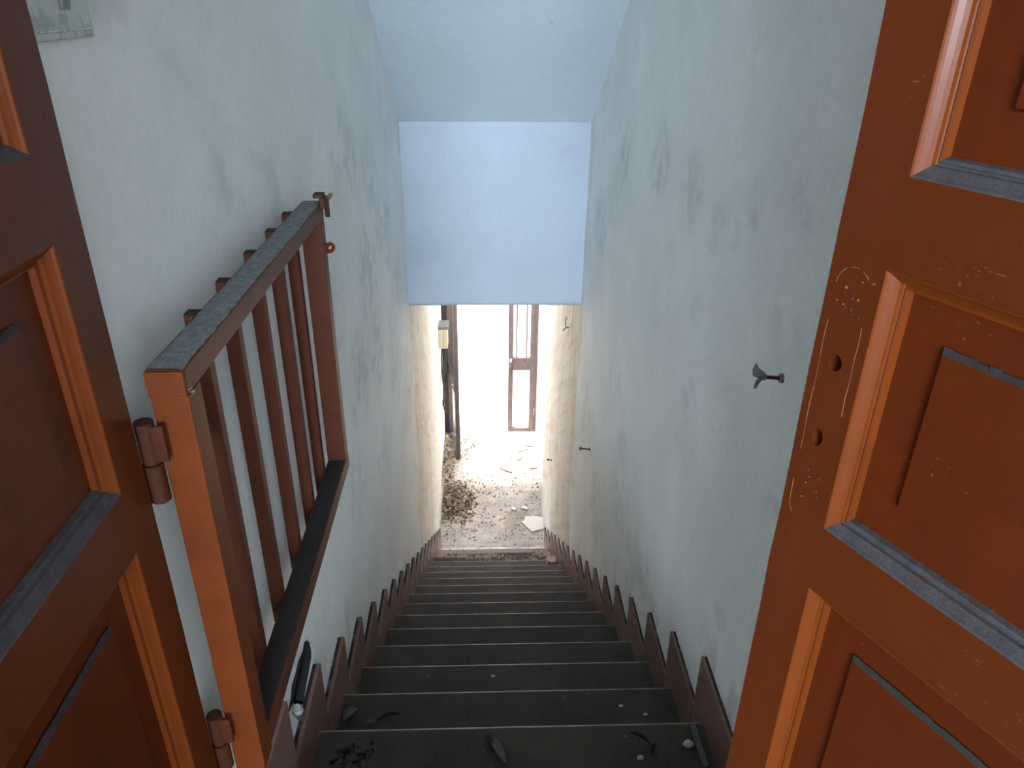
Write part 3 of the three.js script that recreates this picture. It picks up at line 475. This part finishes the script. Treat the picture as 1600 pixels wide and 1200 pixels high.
// ------------------------------------------------------------------ rubble, litter and leaves
const stoneM = ['#cdbfb4', '#a89789', '#5d4d42', '#e4dad0'].map((c) => new THREE.MeshStandardMaterial({ color: c, roughness: 0.95 }));
function rock(rad, sx, sy, sz, s) { const g = new THREE.IcosahedronGeometry(rad, 1), P = g.attributes.position; for (let i = 0; i < P.count; i++) { const x = P.getX(i), y = P.getY(i), z = P.getZ(i), k = 0.75 + 0.5 * vnoise(x / rad * 1.7 + 9, y / rad * 1.7 + z / rad * 2.3 + 9, s); P.setXYZ(i, x * k * sx, y * k * sy, z * k * sz); } g.computeVertexNormals(); return g; }
{ // heap of soil and leaf litter along the left wall, too fine to count
  const n = 2600, geo = rock(1, 1, 0.4, 0.8, 4), im = shade(new THREE.InstancedMesh(geo, new THREE.MeshStandardMaterial({ color: 0xffffff, roughness: 1 }), n));
  const o = new THREE.Object3D(), col = new THREE.Color();
  for (let i = 0; i < n; i++) {
    let x, z; if (i < 1400) { x = XL + Math.abs(rr(-0.5, 0.5) + rr(-0.5, 0.5)) * 0.34; z = -5.98 + (rnd() + rnd() - 1) * 0.36; } else if (i < 1750) { x = XL - SET + rnd() * 0.12; z = rr(-7.15, -6.35); } else { x = rr(XL, XR); z = rr(-5.4, -7.2); }
    const big = i < 1750, h = i < 1400 ? Math.max(0, 0.05 * (1 - (x - XL) / 0.3)) * rnd() : i < 1750 ? rnd() * 0.07 : 0, r = big ? rr(0.004, 0.014) * (rnd() < 0.12 ? 1.7 : 1) : rr(0.003, 0.011);
    o.position.set(x + r, FLOOR_LOW + r * 0.4 + h, z); o.rotation.set(rr(0, 6), rr(0, 6), rr(0, 6)); o.scale.set(r, r * rr(0.4, 0.9), r * rr(0.6, 1.3)); o.updateMatrix(); im.setMatrixAt(i, o.matrix);
    const b = big ? Math.pow(rnd(), 1.4) * 0.5 + 0.1 : rnd() < 0.4 ? rr(0.1, 0.3) : rr(0.5, 0.8); im.setColorAt(i, col.setRGB(b, b * 0.78, b * 0.6));
  }
  im.name = 'soil_litter'; scene.add(im); tag(im, 'dark soil and crumbled leaves heaped along the left wall below stairs', 'dirt', null, 'stuff');
}
const slab = tag(mesh('plaster_slab', polyPrism([[-0.1, 0.05], [-0.01, -0.1], [0.1, -0.06], [0.105, 0.1], [0.03, 0.125], [-0.06, 0.12], [-0.065, 0.06]], 0.014, 0.002).rotateX(-Math.PI / 2), stoneM[3]), 'flat broken piece of white plaster on the floor near last step', 'rubble');
slab.position.set(0.425, FLOOR_LOW + 0.002, -5.6);
for (const [x, z, r, lab] of [[0.37, -5.86, 0.03, 'oval white pebble on the floor beyond the broken plaster piece'], [0.267, -5.85, 0.026, 'smaller flat white pebble left of the oval pebble']]) { const s = tag(mesh('pebble', rock(r, 1.2, 0.4, 0.8, r * 1000), stoneM[3]), lab, 'pebble', 'white pebbles on the lower floor'); s.position.set(x, FLOOR_LOW + r * 0.3, z); s.rotation.y = x * 7; }
{ const b = tag(mesh('broken_brick', (() => { const q = new THREE.BoxGeometry(0.085, 0.135, 0.06, 4, 5, 3), P = q.attributes.position; for (let i = 0; i < P.count; i++) { const x = P.getX(i), y = P.getY(i), z = P.getZ(i), n = (k) => (vnoise(x * 45 + k, y * 45 + z * 37, 77 + k) - 0.5) * 0.014; P.setXYZ(i, x * (y > 0 ? 0.86 : 1) + n(1), y + n(5) - (x > 0.03 && y > 0.05 ? 0.03 : 0), z + n(9)); } q.computeVertexNormals(); return q; })(), stoneM[0]), 'broken brick chunk at the right end of a lower step', 'brick'); b.position.set(0.465, Y1 - 12 * RISE + 0.069, -4.16); }
for (const [x, z, l, a, lab] of [[0.49, -6.54, 0.09, 0.1, 'short dark stick lying by the right wall of the passage'], [0.4, -6.88, 0.12, 0.5, 'pale twig on the floor below the narrow entry leaf'], [0.47, -6.97, 0.1, -0.3, 'thin twig nearest the narrow entry leaf'], [0.36, -6.72, 0.1, 0.9, 'twig lying left of the short dark stick'], [0.21, -6.5, 0.14, -0.6, 'curved twig in the middle of the passage floor']]) { const t = tag(mesh('twig', tube([[-l / 2, 0, 0], [0, 0.006, 0.012], [l / 2, 0, 0]], 0.006, 10, 6), stoneM[2]), lab, 'twig', 'twigs on the passage floor'); t.position.set(x, FLOOR_LOW + 0.006, z); t.rotation.y = a; }
function leafGeo(l, w, curl) { const g = new THREE.PlaneGeometry(l, w, 14, 6).rotateX(-Math.PI / 2), P = g.attributes.position; for (let i = 0; i < P.count; i++) { const t = P.getX(i) / l + 0.5, k = Math.pow(Math.sin(Math.PI * clamp(t, 0.02, 0.98)), 0.7), v = P.getZ(i) / w; P.setXYZ(i, P.getX(i), 0.004 + curl * (v * v * 4) * k + 0.006 * Math.sin(t * 3.1), P.getZ(i) * k); } g.computeVertexNormals(); return g; }
const leafM = [[0.15, 0.13, 0.11], [0.04, 0.033, 0.026], [0.15, 0.14, 0.125]].map((c) => new THREE.MeshStandardMaterial({ color: new THREE.Color(...c), roughness: 0.9, side: THREE.DoubleSide }));
for (const [x, k, z, l, w, a, m, lab] of [[0.024, 0, -1.182, 0.085, 0.022, -1.1, 0, 'curled dry grey leaf in the middle of the nearest step'], [0.006, 0, -1.2, 0.05, 0.014, -1.35, 1, 'thin dark leaf beside the curled grey leaf, nearest step'], [-0.262, 1, -1.418, 0.065, 0.012, 0.35, 1, 'dark sliver lying at the left of the second step'], [-0.365, 1, -1.43, 0.05, 0.026, 0.9, 2, 'pale scrap at the left end of the second step'], [-0.31, 1, -1.402, 0.035, 0.016, 0.2, 2, 'small pale scrap right of the other, second step left'], [0.36, 0, -1.2, 0.06, 0.008, -0.7, 1, 'bent dark stem on the right of the nearest step'], [0.385, 0, -1.17, 0.035, 0.014, 1.0, 1, 'small dark leaf near the bent stem, nearest step']]) {
  const L = mesh('dry_leaf', leafGeo(l, w, 0.008), leafM[m]); tag(L, lab, 'leaf', 'dry leaves and scraps on the stairs'); L.position.set(x, Y1 - k * RISE + 0.0005, z); L.rotation.y = a;
}
for (const [x, k, z, r, lab] of [[0.468, 0, -1.185, 0.011, 'crumbled white plaster bit at the right of nearest step'], [0.35, 0, -1.154, 0.007, 'little white chip in front of the bent stem, nearest step'], [0.365, 1, -1.442, 0.005, 'tiny white chip right of centre on second step'], [0.427, 1, -1.413, 0.005, 'tiny white chip nearest the right end of second step'], [0.02, 2, -1.709, 0.006, 'tiny pale chip in the middle of third step']]) { const s = tag(mesh('plaster_chip', rock(r, 1.2, 0.6, 0.9, r * 9000), stoneM[0]), lab, 'chip', 'plaster chips on the steps'); s.position.set(x, Y1 - k * RISE + r * 0.4, z); }
{ const s = tag(mesh('wood_strip', rbox(0.014, 0.008, 0.11, 0.002, 1), leafM[2]), 'thin wooden strip by the right skirting on the nearest step', 'wood strip'); s.position.set(0.4925, Y1 + 0.004, -1.18); s.rotation.y = 0.02; }
{ const n = 160, im = shade(new THREE.InstancedMesh(rock(1, 1, 0.5, 0.8, 9), new THREE.MeshStandardMaterial({ color: 0xffffff, roughness: 1 }), n)), o = new THREE.Object3D(), c = new THREE.Color();
  for (let i = 0; i < n; i++) { const heap = i < 70, k = heap ? 0 : Math.floor(rnd() * 5), x = heap ? XA + 0.04 + rnd() * 0.09 : rr(XA + 0.01, XB - 0.01), z = Z1 - k * RUN + (heap ? rr(0.04, 0.12) : rr(0.015, 0.2)), r = rr(0.0015, heap ? 0.007 : 0.0035); o.position.set(x, Y1 - k * RISE + r * 0.3, z); o.rotation.set(rr(0, 6), rr(0, 6), 0); o.scale.setScalar(r); o.updateMatrix(); im.setMatrixAt(i, o.matrix); const b = heap ? rr(0.01, 0.06) : rr(0.05, 0.3); im.setColorAt(i, c.setRGB(b, b * 0.9, b * 0.8)); }
  im.name = 'step_grit'; scene.add(im); tag(im, 'dark grit and crumbs scattered over the nearest steps', 'grit', null, 'stuff'); }

renderer.render(scene, camera);
